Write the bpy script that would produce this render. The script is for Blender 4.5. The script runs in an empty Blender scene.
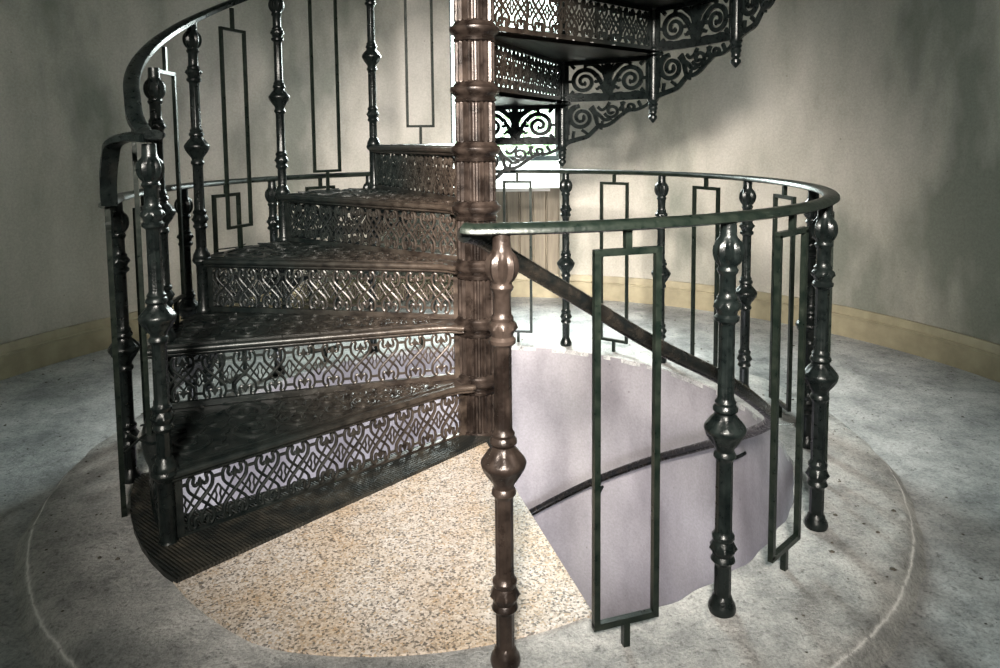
import bpy, math, random
from mathutils import Matrix, Vector
C = bpy.context.scene.collection
SC = bpy.context.scene
R = math.radians
PI = math.pi
random.seed(7)

# ------------------------------------------------------------------ camera
cam_d = bpy.data.cameras.new('camera')
cam = bpy.data.objects.new('camera', cam_d); C.objects.link(cam)
cam_d.sensor_width = 36.0
cam_d.lens = 707.63 / 1000 * 36
cam_d.shift_x = -0.00304
cam_d.shift_y = -0.1393
cam_d.clip_start = 0.02
cam.matrix_world = (Matrix.Translation((0, -2.4206, 1.037)) @ Matrix.Rotation(-0.0379, 4, 'Z')
                    @ Matrix.Rotation(PI/2 - 0.082, 4, 'X') @ Matrix.Rotation(-0.0091, 4, 'Z'))
SC.camera = cam

# ------------------------------------------------------------------ world, light, exposure
w = bpy.data.worlds.new('sky'); SC.world = w; w.use_nodes = True
bg = w.node_tree.nodes['Background']
bg.inputs[0].default_value = (0.86, 1.0, 0.96, 1); bg.inputs[1].default_value = 5.0

def area(name, loc, rot, sx, sy, power, col, spread=180):
    d = bpy.data.lights.new(name, 'AREA'); d.shape = 'RECTANGLE'; d.size = sx; d.size_y = sy
    d.energy = power; d.color = col; d.spread = R(spread)
    o = bpy.data.objects.new(name, d); C.objects.link(o); o.location = loc; o.rotation_euler = rot
    return o
# daylight of the back window, then two added lamps out of view, front and stairwell
area('window_daylight', (0.2, 3.05, 1.95), (R(-58), 0, 0), 0.9, 1.3, 270, (0.93, 0.99, 1.0), 140)
area('added_front_lamp', (-0.15, -3.5, 2.12), (R(68), 0, R(-5)), 0.5, 0.4, 66, (1.0, 0.915, 0.83), 47)  # added lamp on the doorway side; narrow cone keeps outer walls and corners dark
area('added_stairwell_lamp', (-0.3, -0.93, -1.1), (R(90), 0, R(-18)), 0.6, 0.9, 95, (0.95, 0.93, 1.0), 170)  # added lamp under the landing, no window there; brightens the well behind the risers
VS = SC.view_settings
VS.view_transform = 'Standard'; VS.look = 'None'; VS.gamma = 1; VS.use_curve_mapping = False
VS.exposure = 0.0

# ------------------------------------------------------------------ constants of the place
RW, RH, RC = 2.35, 1.03, 1.355           # room wall, stairwell, outer edge of the curb
ZF = -0.05                               # room floor (the curb top is 0)
RR, HR = 1.105, 0.862                    # guard railing
RS, H = 1.033, 0.2                       # stair newels, rise
A1, DA = 219.5, 25.5
def az(k): return A1 - (k-1)*DA
def P(r, a, z): return Vector((r*math.cos(R(a)), r*math.sin(R(a)), z))

# ------------------------------------------------------------------ materials
def newmat(name):
    m = bpy.data.materials.new(name); m.use_nodes = True
    nt = m.node_tree; return m, nt, nt.nodes['Principled BSDF']
def N(nt, t, **kw):
    n = nt.nodes.new(t)
    for k, v in kw.items():
        if k in n.inputs: n.inputs[k].default_value = v
        else: setattr(n, k, v)
    return n
def ramp(nt, fac, stops):
    n = nt.nodes.new('ShaderNodeValToRGB'); e = n.color_ramp.elements
    while len(e) < len(stops): e.new(0.5)
    for i, (p, c) in enumerate(stops): e[i].position = p; e[i].color = (*c, 1)
    nt.links.new(fac, n.inputs[0]); return n.outputs[0]
def coords(nt): return nt.nodes.new('ShaderNodeTexCoord').outputs['Object']
def noise(nt, vec, scale, detail=6, rough=0.6):
    n = N(nt, 'ShaderNodeTexNoise', Scale=scale, Detail=detail, Roughness=rough)
    nt.links.new(vec, n.inputs['Vector']); return n.outputs['Fac']
def mix(nt, fac, a, b, mode='MIX'):
    n = nt.nodes.new('ShaderNodeMix'); n.data_type = 'RGBA'; n.blend_type = mode
    for s, v in ((0, fac), (6, a), (7, b)):
        if isinstance(v, (int, float)): n.inputs[s].default_value = v
        elif isinstance(v, tuple): n.inputs[s].default_value = (*v, 1)
        else: nt.links.new(v, n.inputs[s])
    return n.outputs[2]
def math_(nt, op, a, b=0.0):
    n = nt.nodes.new('ShaderNodeMath'); n.operation = op
    for i, v in enumerate((a, b)):
        if isinstance(v, (int, float)): n.inputs[i].default_value = v
        else: nt.links.new(v, n.inputs[i])
    return n.outputs[0]
def bump(nt, bs, h, strength, dist=0.01):
    n = N(nt, 'ShaderNodeBump', Strength=strength, Distance=dist)
    nt.links.new(h, n.inputs['Height']); nt.links.new(n.outputs[0], bs.inputs['Normal'])
def radius(nt, vec):
    s = nt.nodes.new('ShaderNodeSeparateXYZ'); nt.links.new(vec, s.inputs[0])
    return math_(nt, 'SQRT', math_(nt, 'ADD', math_(nt, 'MULTIPLY', s.outputs[0], s.outputs[0]), math_(nt, 'MULTIPLY', s.outputs[1], s.outputs[1]))), s

def metal_mat(name, c1, c2, rough, metallic=0.3, scale=30, bs_=0.25, spec=0.4):
    m, nt, b = newmat(name); v = coords(nt); f = noise(nt, v, scale)
    nt.links.new(ramp(nt, f, [(0.40, c1), (0.72, c2)]), b.inputs['Base Color'])
    b.inputs['Metallic'].default_value = metallic; b.inputs['Specular IOR Level'].default_value = spec
    nt.links.new(math_(nt, 'ADD', math_(nt, 'MULTIPLY', noise(nt, v, scale*2), 0.3), rough-0.15), b.inputs['Roughness'])
    bump(nt, b, noise(nt, v, 160), bs_, 0.003); return m
M_IRON = metal_mat('black_iron', (0.003, 0.005, 0.005), (0.012, 0.017, 0.016), 0.30)
M_BRONZE = metal_mat('brown_iron', (0.012, 0.0085, 0.007), (0.066, 0.049, 0.040), 0.31, 0.4, 13)
M_GREEN = metal_mat('green_black_iron', (0.004, 0.008, 0.006), (0.018, 0.024, 0.018), 0.32)
M_WORN = metal_mat('worn_rail_iron', (0.004, 0.005, 0.005), (0.017, 0.014, 0.011), 0.25, 0.2, 30)

def radial_iron():
    # cast iron of the steps: dark paint outside; brown dust plus some painted-in light towards the column
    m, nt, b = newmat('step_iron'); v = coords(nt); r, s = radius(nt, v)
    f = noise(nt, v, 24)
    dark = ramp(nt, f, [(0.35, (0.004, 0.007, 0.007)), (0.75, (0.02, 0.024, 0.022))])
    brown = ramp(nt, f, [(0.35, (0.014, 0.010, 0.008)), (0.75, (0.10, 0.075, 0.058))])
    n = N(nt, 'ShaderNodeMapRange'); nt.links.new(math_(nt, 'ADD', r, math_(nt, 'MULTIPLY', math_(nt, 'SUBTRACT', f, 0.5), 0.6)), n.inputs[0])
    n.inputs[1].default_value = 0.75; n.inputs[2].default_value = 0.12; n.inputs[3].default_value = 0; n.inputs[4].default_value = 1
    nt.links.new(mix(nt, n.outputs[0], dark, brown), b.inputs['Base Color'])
    b.inputs['Metallic'].default_value = 0.3; b.inputs['Specular IOR Level'].default_value = 0.4; b.inputs['Roughness'].default_value = 0.34
    bump(nt, b, noise(nt, v, 120), 0.3, 0.003); return m
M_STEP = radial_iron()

def plate_mat():
    m, nt, b = newmat('hatched_iron_plate'); v = coords(nt)
    mp = N(nt, 'ShaderNodeMapping'); nt.links.new(v, mp.inputs[0]); mp.inputs['Rotation'].default_value = (0, 0, R(130))
    wv = N(nt, 'ShaderNodeTexWave', Scale=34.0, Distortion=0.3); nt.links.new(mp.outputs[0], wv.inputs[0])
    f = noise(nt, v, 14)
    nt.links.new(ramp(nt, f, [(0.4, (0.010, 0.012, 0.011)), (0.62, (0.035, 0.033, 0.026)), (0.78, (0.11, 0.095, 0.07))]), b.inputs['Base Color'])
    b.inputs['Metallic'].default_value = 0.3; b.inputs['Roughness'].default_value = 0.5
    bump(nt, b, wv.outputs['Fac'], 0.6, 0.004); return m
M_PLATE = plate_mat()

def wall_mat(name, ca, cb, cc, bstr=0.25):
    m, nt, b = newmat(name); v = coords(nt)
    mp = N(nt, 'ShaderNodeMapping'); nt.links.new(v, mp.inputs[0]); mp.inputs['Scale'].default_value = (1.6, 1.6, 0.7)
    big = noise(nt, mp.outputs[0], 1.3, 4, 0.55)
    col = ramp(nt, big, [(0.36, ca), (0.5, cb), (0.66, cc)])
    fine = noise(nt, v, 90, 3, 0.8)
    col = mix(nt, 0.35, col, ramp(nt, fine, [(0.35, (0.45, 0.45, 0.43)), (0.65, (1, 1, 1))]), 'MULTIPLY')
    sp = N(nt, 'ShaderNodeTexVoronoi', Scale=9.0); nt.links.new(v, sp.inputs['Vector'])
    spots = ramp(nt, sp.outputs['Distance'], [(0.025, (0.25, 0.22, 0.18)), (0.05, (1, 1, 1))])
    col = mix(nt, 0.5, col, spots, 'MULTIPLY')
    nt.links.new(col, b.inputs['Base Color']); b.inputs['Roughness'].default_value = 0.85
    bump(nt, b, noise(nt, v, 55, 6, 0.7), bstr, 0.006); return m
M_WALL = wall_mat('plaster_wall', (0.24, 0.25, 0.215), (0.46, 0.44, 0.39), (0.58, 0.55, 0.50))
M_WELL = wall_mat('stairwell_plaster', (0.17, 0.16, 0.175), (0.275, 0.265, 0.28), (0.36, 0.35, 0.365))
M_CEIL = wall_mat('ceiling_plaster', (0.10, 0.12, 0.11), (0.13, 0.15, 0.14), (0.16, 0.18, 0.17))

def floor_mat(name, ca, cb, bstr, line=False):
    m, nt, b = newmat(name); v = coords(nt)
    f = noise(nt, v, 7, 8, 0.7)
    col = ramp(nt, f, [(0.34, ca), (0.62, cb)])
    g = noise(nt, v, 130, 3, 0.8)
    col = mix(nt, 0.6, col, ramp(nt, g, [(0.33, (0.3, 0.3, 0.3)), (0.6, (1, 1, 1))]), 'MULTIPLY')
    d1 = noise(nt, v, 48, 4, 0.75)
    col = mix(nt, 0.8, col, ramp(nt, d1, [(0.30, (0.25, 0.25, 0.24)), (0.44, (1, 1, 1))]), 'MULTIPLY')
    big = noise(nt, v, 2.2, 4, 0.6)
    col = mix(nt, 0.7, col, ramp(nt, big, [(0.36, (0.5, 0.52, 0.52)), (0.55, (1, 1, 1))]), 'MULTIPLY')
    r, s = radius(nt, v)
    if line:
        # pale worn edge where the curb paint has rubbed off
        d = math_(nt, 'ABSOLUTE', math_(nt, 'SUBTRACT', math_(nt, 'ADD', r, math_(nt, 'MULTIPLY', math_(nt, 'SUBTRACT', noise(nt, v, 25), 0.5), 0.016)), 1.326))
        e = ramp(nt, d, [(0.001, (1, 1, 1)), (0.0045, (0, 0, 0))])
        k = mix(nt, 1.0, e, ramp(nt, noise(nt, v, 30, 4, 0.8), [(0.36, (0, 0, 0)), (0.46, (1, 1, 1))]), 'MULTIPLY')
        col = mix(nt, k, col, (0.85, 0.85, 0.83))
    nt.links.new(col, b.inputs['Base Color']); b.inputs['Roughness'].default_value = 0.72
    bump(nt, b, math_(nt, 'ADD', noise(nt, v, 24, 8, 0.72), math_(nt, 'MULTIPLY', g, 0.35)), bstr, 0.012); return m
M_FLOOR = floor_mat('concrete_floor', (0.30, 0.315, 0.32), (0.58, 0.59, 0.59), 0.6)
M_CURB = floor_mat('curb_mortar', (0.28, 0.29, 0.285), (0.62, 0.62, 0.60), 1.0, True)

def terrazzo():
    m, nt, b = newmat('granite_slab'); v = coords(nt)
    vo = N(nt, 'ShaderNodeTexVoronoi', Scale=220.0); nt.links.new(v, vo.inputs['Vector'])
    s = nt.nodes.new('ShaderNodeSeparateColor'); nt.links.new(vo.outputs['Color'], s.inputs[0])
    grains = ramp(nt, s.outputs[0], [(0.0, (0.16, 0.15, 0.14)), (0.14, (0.36, 0.33, 0.29)), (0.32, (0.55, 0.51, 0.46)),
                                     (0.55, (0.66, 0.63, 0.59)), (0.82, (0.50, 0.41, 0.30)), (0.92, (0.76, 0.74, 0.71))])
    grains.node.color_ramp.interpolation = 'CONSTANT'
    st = ramp(nt, noise(nt, v, 3.2, 5, 0.7), [(0.42, (1, 1, 1)), (0.62, (0.84, 0.70, 0.52))])
    col = mix(nt, 0.75, grains, st, 'MULTIPLY')
    col = mix(nt, 1.0, col, (0.80, 0.78, 0.76), 'MULTIPLY')
    nt.links.new(col, b.inputs['Base Color']); b.inputs['Roughness'].default_value = 0.6
    bump(nt, b, noise(nt, v, 120, 4, 0.8), 0.5, 0.004); return m
M_STONE = terrazzo()

def flat(name, c, rough=0.6, nz=0.2, scale=8):
    m, nt, b = newmat(name); v = coords(nt)
    c2 = tuple(x*(1-nz) for x in c)
    nt.links.new(ramp(nt, noise(nt, v, scale), [(0.35, c2), (0.65, c)]), b.inputs['Base Color'])
    b.inputs['Roughness'].default_value = rough; return m
M_BASE = flat('cream_baseboard', (0.36, 0.32, 0.215), 0.5, 0.25, 12)
M_FRAME = flat('dark_window_frame', (0.02, 0.032, 0.036), 0.4)
M_SILL = flat('white_sill', (0.62, 0.61, 0.58), 0.6, 0.08)
M_CHIP = flat('chips', (0.10, 0.09, 0.07), 0.8, 0.6, 40)
M_JAMB = flat('doorway_plaster', (0.05, 0.06, 0.055), 0.8)
M_DARK = flat('lower_floor', (0.25, 0.24, 0.25), 0.8)
def wood():
    m, nt, b = newmat('pale_wood_panel'); v = coords(nt)
    mp = N(nt, 'ShaderNodeMapping'); nt.links.new(v, mp.inputs[0]); mp.inputs['Scale'].default_value = (9, 9, 0.8)
    nt.links.new(ramp(nt, noise(nt, mp.outputs[0], 2.5, 6, 0.7), [(0.35, (0.14, 0.118, 0.085)), (0.65, (0.25, 0.215, 0.16))]), b.inputs['Base Color'])
    b.inputs['Roughness'].default_value = 0.55; return m
M_WOOD = wood()
def glass():
    m, nt, b = newmat('window_glass'); out = nt.nodes['Material Output']
    t = nt.nodes.new('ShaderNodeBsdfTransparent'); g = nt.nodes.new('ShaderNodeBsdfGlossy'); g.inputs['Roughness'].default_value = 0.02
    t.inputs[0].default_value = (0.95, 0.98, 0.96, 1)
    x = nt.nodes.new('ShaderNodeMixShader'); x.inputs[0].default_value = 0.06
    nt.links.new(t.outputs[0], x.inputs[1]); nt.links.new(g.outputs[0], x.inputs[2]); nt.links.new(x.outputs[0], out.inputs[0])
    return m
M_GLASS = glass()
M_LEAF = flat('foliage', (0.45, 0.75, 0.35), 0.6, 0.4, 5)

# ------------------------------------------------------------------ mesh helpers
class MB:
    def __init__(s): s.v = []; s.f = []
    def add(s, vs, fs):
        o = len(s.v); s.v += [tuple(p) for p in vs]; s.f += [tuple(i+o for i in f) for f in fs]
    def grid(s, rows, closed_u=False, closed_v=False, flip=False):
        n = len(rows); k = len(rows[0]); vs = [p for r in rows for p in r]; fs = []
        for i in range(n if closed_v else n-1):
            for j in range(k if closed_u else k-1):
                a, b = i*k+j, i*k+(j+1) % k; c, d = ((i+1) % n)*k+(j+1) % k, ((i+1) % n)*k+j
                fs.append((a, d, c, b) if flip else (a, b, c, d))
        s.add(vs, fs)
    def loft(s, rings, cap=True):
        k = len(rings[0]); n = len(rings); o = len(s.v)
        s.grid(rings, closed_u=True)
        if cap:
            s.f.append(tuple(o+i for i in range(k))[::-1]); s.f.append(tuple(o+(n-1)*k+i for i in range(k)))
    def lathe(s, prof, seg=28, c=(0, 0, 0)):
        # prof: (z, r, amplitude, count) the radius waves around the axis
        rings = []
        for q in prof:
            z, r = q[0], q[1]; am, n = (q[2], q[3]) if len(q) > 2 else (0, 0)
            rings.append([(c[0]+(r+am*math.cos(n*t*2*PI/seg))*math.cos(t*2*PI/seg), c[1]+(r+am*math.cos(n*t*2*PI/seg))*math.sin(t*2*PI/seg), c[2]+z) for t in range(seg)])
        s.loft(rings)
    def sweep(s, pts, prof, cap=True, side=None):
        pts = [Vector(p) for p in pts]; rings = []; last = None
        for i, p in enumerate(pts):
            t = (pts[min(i+1, len(pts)-1)] - pts[max(i-1, 0)]).normalized()
            n = t.cross(Vector((0, 0, 1)))
            if n.length < 0.15: n = last if last is not None else Vector((1, 0, 0))
            n = (n - t*n.dot(t)).normalized(); last = n; b = n.cross(t)
            sc = side[i] if side else 1
            rings.append([p + n*(a*sc) + b*(c*sc) for a, c in prof])
        s.loft(rings, cap)
    def box(s, x0, x1, y0, y1, z0, z1):
        vs = [(x, y, z) for z in (z0, z1) for y in (y0, y1) for x in (x0, x1)]
        s.add(vs, [(0, 2, 3, 1), (4, 5, 7, 6), (0, 1, 5, 4), (2, 6, 7, 3), (0, 4, 6, 2), (1, 3, 7, 5)])
    def ribbon(s, pts, hw, th, fmap, ridge=0.0):
        # flat strip along 2D points, half width hw (number or list), mapped to space by fmap(u, v, w)
        n = len(pts); rings = []
        for i, (x, y) in enumerate(pts):
            a, b = pts[max(i-1, 0)], pts[min(i+1, n-1)]
            dx, dy = b[0]-a[0], b[1]-a[1]; L = math.hypot(dx, dy) or 1; nx, ny = -dy/L, dx/L
            h = hw[i] if isinstance(hw, list) else hw
            rings.append([fmap(x+nx*h, y+ny*h, -th), fmap(x-nx*h, y-ny*h, -th), fmap(x-nx*h, y-ny*h, th), fmap(x, y, th+ridge), fmap(x+nx*h, y+ny*h, th)])
        s.loft(rings)
    def build(s, name, mat, parent=None, smooth=True):
        me = bpy.data.meshes.new(name); me.from_pydata(s.v, [], s.f); me.update()
        me.materials.append(mat)
        me.polygons.foreach_set('use_smooth', [smooth]*len(me.polygons))
        if smooth: me.set_sharp_from_angle(angle=R(38))
        o = bpy.data.objects.new(name, me); C.objects.link(o); o.parent = parent
        return o
def tag(o, label=None, cat=None, group=None, kind=None):
    for k, v in (('label', label), ('category', cat), ('group', group), ('kind', kind)):
        if v: o[k] = v
    return o
def empty(name, loc, label, cat, group=None):
    o = bpy.data.objects.new(name, None); C.objects.link(o); o.location = loc; o.empty_display_size = 0.1
    return tag(o, label, cat, group)
def struct(o): o['kind'] = 'structure'; return o
def put(o, ang=0, z=0, r=0):
    o.rotation_euler = (0, 0, R(ang)); o.location = (r*math.cos(R(ang)), r*math.sin(R(ang)), z); return o
def dup(o, parent, ang=0, z=0, r=0, mat=None):
    c = o.copy(); C.objects.link(c); c.parent = parent; put(c, ang, z, r)
    for ch in o.children:
        d = ch.copy(); C.objects.link(d); d.parent = c
        if mat: d.material_slots[0].link = 'OBJECT'; d.material_slots[0].material = mat
    if mat: c.material_slots[0].link = 'OBJECT'; c.material_slots[0].material = mat
    return c
def smooth_pts(pts, n=8):
    pts = [Vector(p) for p in pts]; out = []
    for i in range(len(pts)-1):
        p0, p1, p2, p3 = pts[max(i-1, 0)], pts[i], pts[i+1], pts[min(i+2, len(pts)-1)]
        for k in range(n):
            t = k/n
            out.append(0.5*((2*p1)+(p2-p0)*t+(2*p0-5*p1+4*p2-p3)*t*t+(3*p1-p0-3*p2+p3)*t**3))
    out.append(pts[-1]); return out
def s2(pts, n=6): return [(p.x, p.y) for p in smooth_pts([(a, b, 0) for a, b in pts], n)]
def spiral(cx, cy, r0, r1, a0, turns, n=34, sx=1.0):
    out = []
    for i in range(n):
        t = i/(n-1); a = R(a0)+turns*2*PI*t; r = r0*(1-t)**1.0+r1*t
        out.append((cx+sx*r*math.cos(a), cy+r*math.sin(a)))
    return out

# ------------------------------------------------------------------ the room shell
WIN0, WIN1, WZ0, WZ1 = 76.3, 94.0, 0.69, 2.45
DR0, DR1, DZ1 = 250.0, 290.0, 2.35
ZC = 3.3
def wall_piece(name, a0, a1, z0, z1, mat, r=RW, out=False, seg=1.5):
    m = MB(); n = max(2, int(abs(a1-a0)/seg)+1)
    m.grid([[P(r, a0+(a1-a0)*i/n, z) for i in range(n+1)] for z in (z0, z1)], flip=out)
    return m
m = MB()
def wp(a0, a1, z0, z1):
    t = wall_piece('', a0, a1, z0, z1, None); m.add(t.v, t.f)
wp(-70, WIN0, ZF, ZC); wp(WIN0, WIN1, WZ1, ZC)
w_right = struct(m.build('wall_right', M_WALL))
m = MB(); wp(WIN1, DR0, ZF, ZC); struct(m.build('wall_left', M_WALL))
m = MB(); wp(DR0, DR1, DZ1, ZC); struct(m.build('wall_front', M_WALL))
# wooden panel under the window, vertical boards
m = MB(); nb = 8
for i in range(nb):
    a0 = WIN0+(WIN1-WIN0)*i/nb; a1 = WIN0+(WIN1-WIN0)*(i+1)/nb-0.12
    rows = []
    for z in (ZF, WZ0):
        rows.append([P(RW, a0, z), P(RW-0.012, a0+0.15, z), P(RW-0.012, a1-0.15, z), P(RW, a1, z)])
    m.grid(rows)
m.grid([[P(RW+0.004, WIN0+(WIN1-WIN0)*i/8, z) for i in range(9)] for z in (ZF, WZ0)])
struct(m.build('trim_1', M_WOOD))
# baseboard with a two-step moulding
def baseboard(name, a0, a1, mat=M_BASE):
    prof = [(RW-0.001, ZF), (RW-0.03, ZF), (RW-0.03, 0.055), (RW-0.036, 0.058), (RW-0.036, 0.066), (RW-0.028, 0.070), (RW-0.026, 0.088), (RW-0.018, 0.100), (RW-0.016, 0.108), (RW-0.001, 0.108)]
    m = MB(); n = int((a1-a0)/1.5)+1
    m.loft([[P(r, a0+(a1-a0)*i/n, z) for r, z in prof] for i in range(n+1)][::-1])
    return struct(m.build(name, mat))
baseboard('baseboard_right', -69, WIN0-0.15); baseboard('baseboard_left', WIN1+0.15, 249)
baseboard('baseboard_back', WIN0+0.1, WIN1-0.1)

# window niche: sloping white sill, jambs, head, frame and panes
GY = 2.72
xl, xr = -0.165, 0.565
yl, yr = math.sqrt(RW**2-xl**2), math.sqrt(RW**2-xr**2)
m = MB()
m.add([(xl, yl, WZ0), (xr, yr, WZ0), (xr+0.05, GY, 0.86), (xl-0.03, GY, 0.86)], [(0, 1, 2, 3)])
m.box(xl, xr, 2.285, 2.31, WZ0-0.02, WZ0+0.004)
struct(m.build('trim_2', M_SILL))
m = MB()
m.add([(xr, yr, WZ0), (xr, yr, WZ1), (xr+0.05, GY, WZ1), (xr+0.05, GY, 0.86)], [(0, 1, 2, 3)])
m.add([(xl, yl, WZ0), (xl-0.03, GY, 0.86), (xl-0.03, GY, WZ1), (xl, yl, WZ1)], [(0, 1, 2, 3)])
m.add([(xl, yl, WZ1), (xl-0.03, GY, WZ1), (xr+0.05, GY, WZ1), (xr, yr, WZ1)], [(0, 1, 2, 3)])
struct(m.build('trim_3', M_SILL))
win = bpy.data.objects.new('window_1', None); C.objects.link(win); win.location = (0.2, GY, 0.86); struct(win)
m = MB(); X0, X1, Z0, Z1 = xl-0.03-0.2, xr+0.05-0.2, 0.0, WZ1-0.86
m.box(X0, X1, 0, 0.05, Z0, 0.035); m.box(X0, X1, 0, 0.05, Z1-0.05, Z1); m.box(X0, X0+0.03, 0.001, 0.049, Z0+.035, Z1-.05); m.box(X1-0.03, X1, 0.001, 0.049, Z0+.035, Z1-.05)
m.box(-0.34+0.0, -0.31, 0.005, 0.045, 0.035, Z1-0.05)
m.box(X0+.03, X1-.03, 0.006, 0.044, 0.9, 0.93)
m.build('window_frame', M_FRAME, win, False)
m = MB(); m.box(X0+0.02, X1-0.02, 0.02, 0.026, Z0+.02, Z1-.02); m.build('pane', M_GLASS, win, False)

# ceiling with the round opening, and the drum of the storey above
m = MB()
m.grid([[P(r, 360*i/72, ZC) for i in range(73)] for r in (1.2, RW+0.01)])
m.grid([[P(1.2, 360*i/72, z) for i in range(73)] for z in (ZC, ZC+0.9)])
m.grid([[P(r, 360*i/72, ZC+0.9) for i in range(73)] for r in (0.01, 1.2)])
struct(m.build('ceiling', M_CEIL, None))
# doorway behind the camera
m = MB()
dx = RW*math.sin(R(20)); dy = -RW*math.cos(R(20))
for sx in (-1, 1):
    m.add([(sx*dx, dy, ZF), (sx*dx, -4.6, ZF), (sx*dx, -4.6, DZ1), (sx*dx, dy, DZ1)], [(0, 1, 2, 3)])
m.add([(-dx, dy, DZ1), (dx, dy, DZ1), (dx, -4.6, DZ1), (-dx, -4.6, DZ1)], [(0, 1, 2, 3)])
m.add([(-dx, -4.6, ZF), (dx, -4.6, ZF), (dx, -4.6, DZ1), (-dx, -4.6, DZ1)], [(0, 1, 2, 3)])
struct(m.build('door_1', M_JAMB))

# floor around the curb
m = MB()
m.grid([[P(r, 360*i/120, ZF) for i in range(121)] for r in (RC-0.03, 1.7, 2.0, RW+0.02)], flip=True)
m.add([(-dx-0.02, dy+0.3, ZF-0.001), (dx+0.02, dy+0.3, ZF-0.001), (dx+.02, -4.6, ZF-0.001), (-dx-.02, -4.6, ZF-0.001)], [(0, 3, 2, 1)])
struct(m.build('floor', M_FLOOR))

# granite slab of the landing: sector of the well left closed
LA0, LA1 = 228.0, 284.0       # azimuths of the two edges
def slab_r(a):
    t = min(max((a-LA0)/(LA1-LA0), 0), 1)
    return 1.125 - 0.04*max(0, 1-t/0.3) - 0.125*max(0, (t-0.35)/0.65)**1.2
m = MB(); n = 60
def slab_ring(r_f, z): return [P(r_f(LA0+(LA1-LA0)*i/n), LA0+(LA1-LA0)*i/n, z) for i in range(n+1)]
top = [slab_ring(lambda a, q=q: 0.02+(slab_r(a)-0.02)*q, 0.004) for q in (0, 0.25, 0.5, 0.75, 1)]
m.grid(top, flip=True)
bot = [slab_ring(lambda a: 0.02, -0.14), slab_ring(slab_r, -0.14)]
m.grid(bot)
for i in (0, n): m.add([top[0][i], top[-1][i], bot[1][i], bot[0][i]], [(0, 1, 2, 3)])
m.grid([top[-1], bot[1]], flip=True)
slab = struct(m.build('landing_slab', M_STONE))

# raised curb ring around the stairwell, wavy hand-made inner rim
m = MB(); n = 360; rows = []
def rim(a):
    a = a % 360
    if LA0 < a < LA1: return slab_r(a)+0.0005
    return RH
for j, (kind, z) in enumerate([('in', -0.02), ('in', 0.0), (1.12, 0.0), (1.20, 0.002), (1.27, -0.001), (1.312, -0.006), (1.33, -0.022), (1.345, -0.042), (1.358, -0.0525)]):
    row = []
    for i in range(n+1):
        a = 360*i/n
        wv = 0.004*math.sin(a*0.13)+0.003*math.sin(a*0.31+1)+0.0025*math.sin(a*0.83+2)
        if kind == 'in': r = rim(a) + (0.003*math.sin(a*0.9)+0.003*math.sin(a*0.37) if rim(a) == RH else 0)
        else: r = max(kind, rim(a)+0.002*j) + (wv if j > 4 else 0)
        row.append(P(r, a, z + (0.0015*math.sin(a*0.5+j)+0.001*math.sin(a*1.3+2*j) if 1 < j < 7 else 0)))
    rows.append(row)
m.grid(rows, flip=True)
struct(m.build('curb', M_CURB))
# wall of the stairwell going down
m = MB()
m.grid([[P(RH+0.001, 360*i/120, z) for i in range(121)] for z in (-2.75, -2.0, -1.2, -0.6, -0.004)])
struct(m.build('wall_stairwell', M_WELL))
m = MB(); m.grid([[P(r, 360*i/48, -2.75) for i in range(49)] for r in (0.01, RH+0.01)], flip=True)
struct(m.build('floor_lower', M_DARK))

# ------------------------------------------------------------------ newel post (shared shape)
def fl(z, r): return (z, r, 0.0011, 9)
def gad(z, r, a=0.0026): return (z, r, a, 9)
POST = [(0, .028), (.008, .030), (.018, .028), (.026, .023), (.034, .021), (.038, .0175), fl(.044, .0172), fl(.104, .0172), (.108, .018), (.112, .021), (.118, .026), (.124, .024), (.129, .021),
        (.136, .024), gad(.145, .028), (.154, .025), (.162, .021), (.168, .024), (.174, .024), (.180, .019), fl(.186, .0172), fl(.338, .0170), (.343, .019), (.350, .024), (.357, .023),
        (.362, .0195), (.370, .021), (.378, .027), gad(.388, .032), gad(.398, .038), (.405, .043), (.412, .0445), (.418, .042), gad(.424, .036, .0022), gad(.432, .030, .0022), (.440, .0235), (.446, .022), (.452, .0265), (.458, .026),
        (.464, .0215), (.470, .0225), (.476, .0185), fl(.482, .0165), fl(.636, .0160), (.641, .018), (.647, .0255), (.654, .026), (.660, .0205), (.668, .0225), gad(.676, .0275), (.684, .027), (.690, .0215),
        (.696, .022), (.702, .0178), (.708, .0172), (.744, .0170), (.748, .020), (.754, .0225), (.759, .0195), (.763, .019), gad(.768, .022), gad(.776, .0265), gad(.786, .0295), gad(.796, .030), gad(.806, .0285), gad(.815, .0245), (.822, .020), (.828, .0175), (.858, .0165)]
m = MB(); m.lathe(POST, 36); post_me = m.build('newel_post', M_IRON)
FINE = [(0, .024), (.006, .025), (.016, .024), (.022, .020), (.028, .018)]

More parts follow.
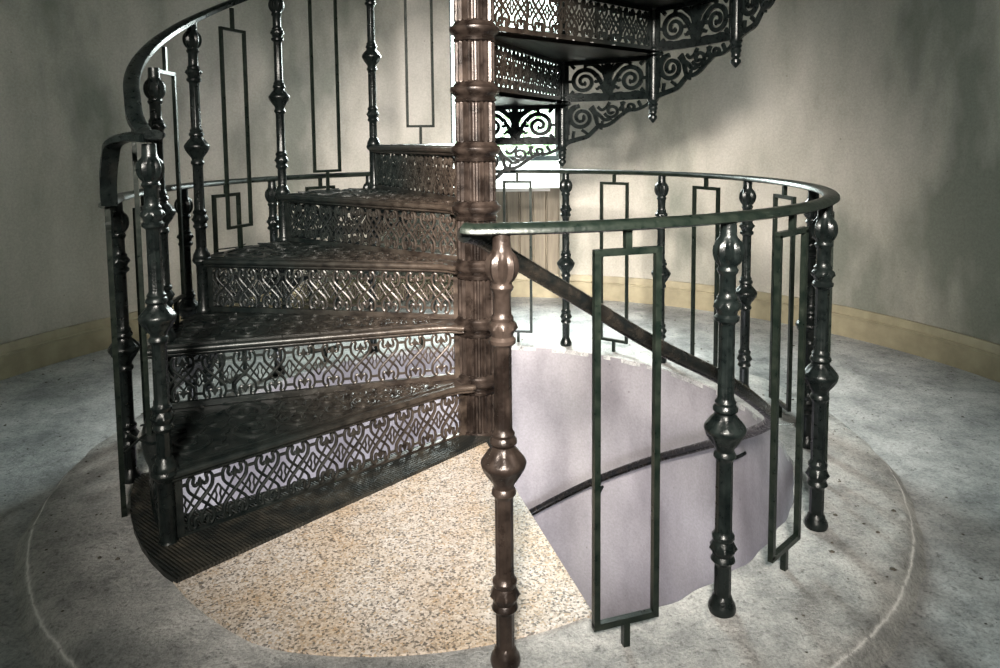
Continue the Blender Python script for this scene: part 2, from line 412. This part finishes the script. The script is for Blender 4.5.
# ------------------------------------------------------------------ guard railing around the opening
guard = empty('guard_railing', (0, 0, 0), 'round black iron guard railing with turned posts standing on the curb around the stairwell', 'railing')
RAILP = [(-.022, -.004), (-.021, .004), (-.015, .010), (-.006, .0135), (.006, .0135), (.015, .010), (.021, .004), (.022, -.004), (.014, -.008), (-.014, -.008)]
pts = [P(1.10, -91.2, HR+.002)]+[P(RR, a, HR) for a in [-90.3+2*i for i in range(150)] if a <= 206.5]
sd = [0.75]+[1]*(len(pts)-1)
m = MB(); m.sweep(smooth_pts(pts[:3], 4)[:-1]+pts[2:], RAILP)
hr = m.build('handrail', M_GREEN, guard)
ring_az = [-87.6, -61.6, -36.5, -9.3, 16.0, 41.0, 66.7, 92.0, 117.5, 142.9, 168.1, 195.3]
for i, a in enumerate(ring_az):
    o = post_me if i == 0 else post_me.copy()
    if i: C.objects.link(o)
    o.parent = guard; put(o, a, 0.0, RR)
    if i == 0:
        o.material_slots[0].link = 'OBJECT'; o.material_slots[0].material = M_BRONZE; o['label'] = 'brown worn turned newel post'
    elif 'label' in o: del o['label']; 
    if i: o.material_slots[0].link = 'OBJECT'; o.material_slots[0].material = M_IRON
def bar(m, a, b, t=0.0065):
    a, b = Vector(a), Vector(b); d = (b-a).normalized()
    u = Vector((1, 0, 0)) if abs(d.x) < 0.7 else Vector((0, 1, 0)); u = (u-d*u.dot(d)).normalized(); v = d.cross(u)
    m.loft([[p+u*x*t+v*y*t for x, y in ((-1, -1), (1, -1), (1, 1), (-1, 1))] for p in (a, b)])
def frame_mesh(z0, z1, zt, zb=0.0, wd=0.066, slope=0.0, t=0.0065):
    m = MB()   # in the local y-z plane
    bar(m, (0, -wd, z0), (0, -wd, z1-slope*wd), t); bar(m, (0, wd, z0), (0, wd, z1+slope*wd), t)
    bar(m, (0, -wd-t, z0), (0, wd+t, z0), t); bar(m, (0, -wd-t, z1-slope*wd), (0, wd+t, z1+slope*wd), t)
    bar(m, (0, 0, z1), (0, 0, zt), t*1.05); bar(m, (0, 0, zb), (0, 0, z0), t*1.05)
    return m
fr = frame_mesh(.055, .812, HR-.002).build('baluster_frame', M_GREEN, guard, False)
mids = [(ring_az[i]+ring_az[i+1])/2 for i in range(11)]+[207.0]
for i, a in enumerate(mids):
    if i == 0: put(fr, a, 0, RR)
    else: dup(fr, guard, a, 0, RR)

# ------------------------------------------------------------------ handrail inside the stairwell
wellrail = empty('stairwell_handrail', (0, 0, 0), 'black iron handrail winding down the stairwell wall inside the guard railing', 'handrail')
ctl = [(1.10, -91.2, .856), (1.05, -89.3, .836), (.985, -85, .778), (.958, -77, .690), (.958, -66, .572), (.958, -53, .455), (.958, -42, .350), (.958, -26, .205), (.958, -10, .062), (.958, 7, -.098), (.958, 23, -.255),
       (.958, 38.5, -.41), (.958, 57, -.61), (.958, 75.3, -.82), (.958, 95, -1.02), (.958, 120, -1.25), (.958, 150, -1.5)]
tube = [(.0175*math.cos(2*PI*i/12), .0175*math.sin(2*PI*i/12)) for i in range(12)]
m = MB(); m.sweep(smooth_pts([P(*c) for c in ctl], 8), tube); m.build('rail', M_WORN, wellrail)
def rail_z(a):
    for c0, c1 in zip(ctl, ctl[1:]):
        if c0[1] <= a <= c1[1]: return c0[2]+(c1[2]-c0[2])*(a-c0[1])/(c1[1]-c0[1])
for a in (10, 56, 102):
    z = rail_z(a); m = MB()
    tb = [(.007*math.cos(2*PI*i/8), .007*math.sin(2*PI*i/8)) for i in range(8)]
    m.sweep(smooth_pts([P(.958, a, z-.012), P(.960, a-.6, z-.045), P(.978, a-1, z-.066), P(1.008, a-1, z-.060), P(1.032, a-1, z-.05)], 5), tb)
    m.build('bracket', M_IRON, wellrail)

# ------------------------------------------------------------------ the spiral staircase
stair = empty('spiral_staircase', (0, 0, 0), 'cast iron spiral staircase with pierced risers and fluted brown central column', 'staircase')
K = 16
# column: one fluted drum and one moulded collar per step
m = MB(); zt = (K+1)*H; prof = []
m.lathe([(-2.75, .062), (-.02, .062), (-.019, .078), (.0, .078), (.004, .074), (.010, .072), (.014, .066), (.02, .0645)], 40)
for k in range(K+1):
    z0 = k*H+.018 if k else .02; z1 = (k+1)*H-.045
    seg = 80; rings = []
    for z in (z0, z0+.006, z1-.006, z1):
        am = .0052 if z0 < z < z1 else 0
        rings.append([((.0635+am*(1 if (i % 4) < 2 else -1))*math.cos(2*PI*i/seg), (.0635+am*(1 if (i % 4) < 2 else -1))*math.sin(2*PI*i/seg), z) for i in range(seg)])
    m.loft(rings, False)
col = m.build('column', M_BRONZE, stair, True)
m = MB(); m.lathe([(-.047, .0645), (-.044, .0705), (-.037, .072), (-.033, .067), (-.028, .068), (-.022, .074), (-.016, .082), (-.008, .085), (.0, .0845), (.005, .080), (.008, .074), (.012, .072), (.016, .069), (.02, .0645)], 40)
co = m.build('collar', M_BRONZE, col)
for k in range(1, K+1):
    if k == 1: co.location = (0, 0, k*H)
    else:
        c = co.copy(); C.objects.link(c); c.parent = col; c.location = (0, 0, k*H)

# tread: sector plate, moulded nosing, border and scrollwork in relief
RT = RS+.012
def tread_mesh():
    m = MB()
    # outline in local frame: nosing along +x (slightly in front, +y side), back edge at -DA
    n = 14; ro = [0.06, 0.075, 0.10, 0.15, 0.25, 0.4, 0.55, 0.7, 0.85, 0.95, RT]
    def off(r): return 0.018+0.035*math.exp(-max(0, r-0.07)/0.03)
    def pt(r, t, z):
        a = -DA*t - 2.0*t
        x, y = r*math.cos(R(a)), r*math.sin(R(a))
        return Vector((x, y+off(r)*(1-t), z))
    for z, fl_ in ((0, True), (-.016, False)):
        m.grid([[pt(r, i/n, z) for i in range(n+1)] for r in ro], flip=not fl_)
    m.grid([[pt(RT, i/n, z) for i in range(n+1)] for z in (0, -.016)], flip=True)
    # round nosing and a lower fillet along the front edge
    nos = [(.011*math.cos(2*PI*i/10), .011*math.sin(2*PI*i/10)) for i in range(10)]
    m.sweep([pt(r, 0, -.010) for r in ro], nos)
    nos2 = [(x*.55, y*.55) for x, y in nos]
    m.sweep([pt(r, 0, -.024)+Vector((0, -.005, 0)) for r in ro], nos2)
    # outer border roll
    m.sweep([pt(RT, i/n, -.010) for i in range(n+1)], nos)
    fm = lambda u, v, w_: Vector((u, v, w_))
    def fmt(u, v, w_): return Vector((u, v, .0022+w_))
    # raised border lines
    m.ribbon([(p.x, p.y) for p in [pt(r, .0, 0)+Vector((0, -.022, 0)) for r in (.12, .3, .5, .7, .9, 1.0)]], .0035, .0022, fmt, .001)
    # paired scrolls along the middle, growing with the radius
    rr = 0.19; flip = 1
    while rr < 0.99:
        wid = 2*rr*math.tan(R(DA/2))*0.86
        sz = min(wid*.27, .085)
        ca = -DA/2-0.6
        for s_ in (-1, 1):
            cc = P(rr, ca, 0) + s_*Vector((-math.sin(R(ca)), math.cos(R(ca)), 0))*wid*.25
            sp = spiral(cc.x, cc.y, sz, sz*.12, ca+90*s_+180*flip, 1.9*s_*flip, 30)
            m.ribbon(sp, .0034, .0024, fmt, .0012)
            sp = spiral(cc.x, cc.y, sz*.72, sz*.2, ca+90*s_, 1.1*s_*flip, 18)
            m.ribbon(sp, .0022, .0018, fmt, .001)
            # leaf tips
            for q in range(5):
                a_ = ca+s_*(20+55*q); e0 = cc+Vector((math.cos(R(a_)), math.sin(R(a_)), 0))*sz*1.04; e1 = cc+Vector((math.cos(R(a_+14)), math.sin(R(a_+14)), 0))*sz*1.38
                m.ribbon([(e0.x, e0.y), ((e0.x+e1.x)/2, (e0.y+e1.y)/2), (e1.x, e1.y)], [.005, .006, .0008], .002, fmt, .0012)
        # S link to the next pair
        nr = rr+sz*2.1
        for s_ in (-1, 1):
            a0_ = ca+s_*5; q0 = P(rr+sz*.5, a0_, 0); q1 = P((rr+nr)/2, ca-s_*2.5, 0); q2 = P(nr-sz*.2, ca+s_*4, 0)
            m.ribbon(s2([(q0.x, q0.y), (q1.x, q1.y), (q2.x, q2.y)]), .003, .002, fmt, .001)
        rr = nr; flip = -flip
    return m
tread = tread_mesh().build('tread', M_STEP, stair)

# riser: frame and interlaced lattice
RX0, RX1, RZ0, RZ1 = .085, RS-.038, .020, .166
def riser_mesh():
    m = MB(); f = lambda u, v, w_: Vector((u, w_, v)); th = .003
    m.box(.066, RS-.012, -.007, .007, .002, RZ0); m.box(.066, RS-.012, -.007, .007, RZ1, .186)
    m.box(.060, RX0, -.0065, .0065, RZ0, RZ1); m.box(RX1, RS-.012, -.0065, .0065, RZ0, RZ1)
    NP = 10; W = (RX1-RX0)/NP; HH = RZ1-RZ0
    def tr(i, pts): return [(RX0+W*(i+.5)+W*u, RZ0+HH*v) for u, v in pts]
    S = [(-.06, .845), (-.10, .80), (-.17, .80), (-.20, .86), (-.17, .945), (-.26, .975), (-.345, .90), (-.35, .80), (-.29, .69), (0, .5), (.29, .31), (.35, .20), (.345, .10), (.26, .025), (.17, .055), (.20, .14), (.17, .20), (.10, .20), (.06, .155)]
    for i in range(NP):
        for sx in (1, -1):
            k = [(sx*u, v) for u, v in S]
            m.ribbon(tr(i, s2(k, 4)), .0038, th+.001*(sx > 0), f, .0018)
            for v0, v1 in ((.77, .30), (.23, .70)):
                m.ribbon(tr(i, [(0, v0), (sx*.5, v1)]), .0026, th*.8, f, .001)
            # star collar and bridge between motifs
            m.ribbon(tr(i, [(sx*.36, .865), (sx*.505, .865)]), .0038, th*.9, f)
            m.ribbon(tr(i, [(sx*.36, .135), (sx*.505, .135)]), .0038, th*.9, f)
            m.ribbon(tr(i, [(sx*.505, .30), (sx*.44, .34), (sx*.42, .42), (sx*.455, .5), (sx*.42, .58), (sx*.44, .66), (sx*.505, .70)]), .0021, th*.8, f)
        for v0, s_ in ((.80, 1), (.20, -1)):     # trefoils
            m.ribbon(tr(i, [(0, v0-.06*s_), (0, v0), (0, v0+.07*s_), (0, v0+.13*s_)]), [.002, .0065, .0055, .0015], th, f, .002)
    return m
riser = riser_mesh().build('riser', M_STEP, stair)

# stringer panel: curved scrollwork between two newels
AW = RS*R(DA)
def fst(u, v, w_): 
    a = -u/RS; r = RS-.004+w_
    return Vector((r*math.cos(a), r*math.sin(a), v))
class HB(MB):
    def ribbon(s, pts, hw, th, fmap, ridge=0.0):
        MB.ribbon(s, pts, [h*1.38 for h in hw] if isinstance(hw, list) else hw*1.38, th, fmap, ridge)
def stringer_mesh():
    m = HB(); th = .005; n = 12
    arc = lambda v: [(AW*i/n, v) for i in range(n+1)]
    MB.ribbon(m, arc(.014), .018, .009, fst); MB.ribbon(m, arc(.179), .014, .009, fst)
    m.ribbon([(.022, .0), (.022, .19)], .009, th, fst); m.ribbon([(AW-.022, .0), (AW-.022, .19)], .009, th, fst)
    cx = AW/2
    for s_ in (-1, 1):
        X = lambda pts: [(cx+s_*x, y) for x, y in pts]
        sp = spiral(.118, .088, .060, .010, -200, -1.75, 44, 1.12)
        m.ribbon(X(sp), [.0075-.0025*i/43 for i in range(44)], th, fst, .003)
        e = sp[-1]; m.ribbon(X([(e[0]-.006, e[1]), (e[0], e[1]), (e[0]+.006, e[1])]), [.004, .009, .004], th, fst, .003)
        m.ribbon(X(s2([(.052, .108), (.030, .075), (.012, .03), (.0, .022)])), .007, th, fst, .002)
        m.ribbon(X(s2([(.0, .145), (.02, .13), (.045, .15), (.08, .168), (.12, .160)])), [.003+.006*math.sin(PI*i/24) for i in range(25)], th, fst, .002)
        m.ribbon(X(s2([(.035, .025), (.07, .028), (.10, .020), (.14, .030), (.18, .024)])), .0055, th, fst, .002)
        m.ribbon(X(s2([(.055, .12), (.045, .10), (.055, .085), (.066, .09)])), .005, th, fst, .002)
        m.ribbon(X(s2([(.02, .05), (.04, .06), (.052, .05), (.06, .058)])), [.007-.0003*i for i in range(19)], th, fst, .002)
        m.ribbon(X([(.165, .15), (.185, .17)]), .006, th, fst); m.ribbon(X([(.17, .045), (.188, .028)]), .006, th, fst)
        m.ribbon(X([(.178, .09), (.20, .09)]), .005, th, fst); m.ribbon(X([(.118, .145), (.105, .172)]), .005, th, fst)
    m.ribbon([(cx, .02), (cx, .05), (cx, .075), (cx, .10), (cx, .125), (cx, .15), (cx, .165), (cx, .178)], [.012, .009, .016, .014, .022, .017, .010, .012], th+.001, fst, .004)
    for q in (-.03, .03): m.ribbon([(cx+q*.3, .13), (cx+q, .165)], [.006, .003], th, fst)
    return m
stringer = stringer_mesh().build('stringer_panel', M_IRON, stair)
def bracket_mesh():
    m = HB(); th = .005
    sp = spiral(.098, -.078, .056, .010, 100, 1.75, 44, 1.12)
    m.ribbon(s2([(.012, -.205), (.04, -.19), (.085, -.178), (.13, -.165), (.165, -.135), (.19, -.115), (.215, -.118), (.25, -.105), (.30, -.07), (.34, -.05), (.38, -.048), (.43, -.030), (.45, -.006)], 5), [.0085-.00006*i for i in range(61)], th, fst, .002)
    m.ribbon(sp, [.0075-.0025*i/43 for i in range(44)], th, fst, .003)
    e = sp[-1]; m.ribbon([(e[0]-.007, e[1]), e, (e[0]+.007, e[1])], [.004, .010, .004], th, fst)
    m.ribbon(s2([(.03, -.16), (.03, -.12), (.042, -.09), (.04, -.05), (.055, -.03), (.085, -.022)]), .006, th, fst, .002)
    m.ribbon([(.020, -.0), (.020, -.20)], .009, th, fst)
    m.ribbon(s2([(.145, -.03), (.165, -.06), (.175, -.10), (.185, -.13)]), [.011-.0004*i for i in range(19)], th, fst, .002)
    m.ribbon(s2([(.16, -.05), (.19, -.07), (.215, -.09), (.25, -.085)]), .006, th, fst, .002)
    sp = spiral(.250, -.050, .032, .007, 200, 1.4, 30, 1.2); m.ribbon(sp, .0052, th, fst, .002)
    m.ribbon(s2([(.18, -.03), (.20, -.045), (.222, -.035), (.24, -.01)]), .005, th, fst, .002)
    sp = spiral(.345, -.034, .020, .005, 200, 1.2, 24, 1.3); m.ribbon(sp, .0045, th, fst, .002)
    for a, b in (((.29, -.05), (.315, -.01)), ((.30, -.01), (.31, -.055)), ((.385, -.01), (.40, -.035)), ((.10, -.135), (.13, -.155)), ((.06, -.14), (.055, -.175)), ((.205, -.095), (.195, -.135))):
        m.ribbon([a, b], .005, th, fst)
    return m
brk = bracket_mesh().build('bracket', M_IRON, stair)
# riser post under each stair newel, with a drop finial where the stair is clear of the floor
m = MB(); m.lathe([(0, .022), (.0, .027), (.008, .027), (.014, .0235), (.02, .021), (.17, .0205), (.178, .024), (.184, .030), (.192, .034), (.200, .032), (.204, .027)], 20)
lp = m.build('lower_post', M_IRON, stair)
m = MB(); m.lathe([(.202, .018), (.19, .021), (.04, .021), (.02, .022), (.0, .022), (-.01, .025), (-.02, .019), (-.028, .023), (-.036, .018), (-.046, .021), (-.054, .0165), (-.066, .018), (-.074, .012), (-.080, .019), (-.09, .0195), (-.104, .008), (-.110, .001)], 20)
dp = m.build('drop_finial', M_IRON, stair)
sfr = frame_mesh(.09, .86, .945, 0.0, .062, -.0, .0058).build('baluster_frame', M_GREEN, stair, False)

used = set()
def inst(o, ang, z, r=0):
    if o.name not in used: used.add(o.name); return put(o, ang, z, r)
    c = o.copy(); C.objects.link(c); c.parent = stair; return put(c, ang, z, r)
adj = {2: 190.0, 3: 168.8}
for k in range(1, K+1):
    a = az(k); z = k*H; an = adj.get(k, a); rn = 1.005 if k == 2 else RS
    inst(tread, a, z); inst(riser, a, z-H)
    inst(lp, an, z-H+.002, rn)
    if k < K: inst(stringer, a, z-H)
    if 3 <= k < K: inst(brk, a, z-H)
    if k >= 3: inst(dp, a, z-2*H, RS)
    if k < 10:
        o = post_me.copy(); C.objects.link(o); o.parent = stair; put(o, an, z-.0, rn); o.name = 'newel_post'
        if 'label' in o: del o['label']
        o.material_slots[0].link = 'OBJECT'; o.material_slots[0].material = M_IRON
        if k == 1: o.scale = (1, 1, .965)
        if k < 9: inst(sfr, (an+adj.get(k+1, az(k+1)))/2, z, RS)
# the flight going down from the landing
for k in range(0, -9, -1):
    a = 284.0-1.35*DA-k*DA
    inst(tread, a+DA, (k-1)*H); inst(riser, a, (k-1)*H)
# stair handrail: helix over the newels, easing down to the first one
pts = [P(1.035, 222, 1.048), P(RS, 219.5, 1.045), P(RS, 216.5, 1.060), P(RS+.005, 213, 1.098)]
a = 208.0
while a > az(9.4): pts.append(P(RS, a, 1.06+.0*0+(219.5-a)*H/DA+.004)); a -= 3
STP = [(-.020, -.008), (-.020, .005), (-.014, .011), (-.005, .0135), (.005, .0135), (.014, .011), (.020, .005), (.020, -.008), (.009, -.010), (-.009, -.010)]
m = MB(); m.sweep(smooth_pts(pts, 4), STP); m.build('handrail', M_IRON, stair)
# swan-neck from the first newel down to the end of the ring railing
pts = [P(1.045, 221, 1.040), P(1.065, 217.5, 1.043), P(1.09, 213.5, 1.030), P(1.095, 211.0, .995), P(1.10, 209.3, .94), P(1.10, 208.3, .885), P(1.10, 208, .866)]
m = MB(); m.sweep(smooth_pts(pts, 6), STP); m.build('swan_neck', M_IRON, stair)
# foot plate of black hatched iron under the first riser
poly = [(.045, -.075), (-.71, -.82)]
for a in (226, 222, 218, 213, 208, 203, 198, 195): poly.append(tuple(P(1.09, a, 0))[:2])
for a in (195, 198, 203, 208, 213): poly.append(tuple(P(1.0, a, 0))[:2])
poly += [tuple(P(.5, 214, 0))[:2], tuple(P(.1, 210, 0))[:2]]
m = MB(); n = len(poly)
m.add([(x, y, .014) for x, y in poly]+[(x, y, -.02) for x, y in poly], [tuple(range(n))[::-1], tuple(range(n, 2*n))]+[(i, (i+1) % n, n+(i+1) % n, n+i) for i in range(n)])
m.build('foot_plate', M_PLATE, stair, False)

# ------------------------------------------------------------------ grit on the floor
m = MB()
for i in range(900):
    a = random.uniform(-60, 225); r = random.choice([random.uniform(1.42, 2.3), random.uniform(1.8, 2.3), random.uniform(1.13, 1.3)])
    p = P(r, a, 0 if r < 1.32 else ZF); s_ = random.uniform(.0015, .0045)*random.choice([1, 1, 1, 1.8])
    q = [Vector((math.cos(t+a)*s_*random.uniform(.6, 1.3), math.sin(t+a)*s_*random.uniform(.6, 1.3), 0)) for t in (0, 1.3, 2.6, 3.9, 5.2)]
    m.add([p+v+Vector((0, 0, .0005)) for v in q]+[p+Vector((0, 0, s_*.7))], [(0, 1, 5), (1, 2, 5), (2, 3, 5), (3, 4, 5), (4, 0, 5)])
g = m.build('grit', M_CHIP, None, False); tag(g, 'small dark chips and grit scattered over the grey floor', 'grit', kind='stuff')

# shrub outside the window
m = MB()
for i in range(700):
    c = Vector((random.gauss(1.0, .55), 6+random.gauss(0, .4), random.uniform(.0, 1.25+.3*math.sin(i)))); u = Vector((random.gauss(0, 1), random.gauss(0, 1), random.gauss(0, 1))).normalized(); v = u.orthogonal().normalized()
    m.add([c-u*.07, c+v*.03, c+u*.07, c-v*.03], [(0, 1, 2, 3)])
g = m.build('shrub', M_LEAF, None, False); tag(g, 'pale green shrub outside the window behind the stairs', 'shrub')
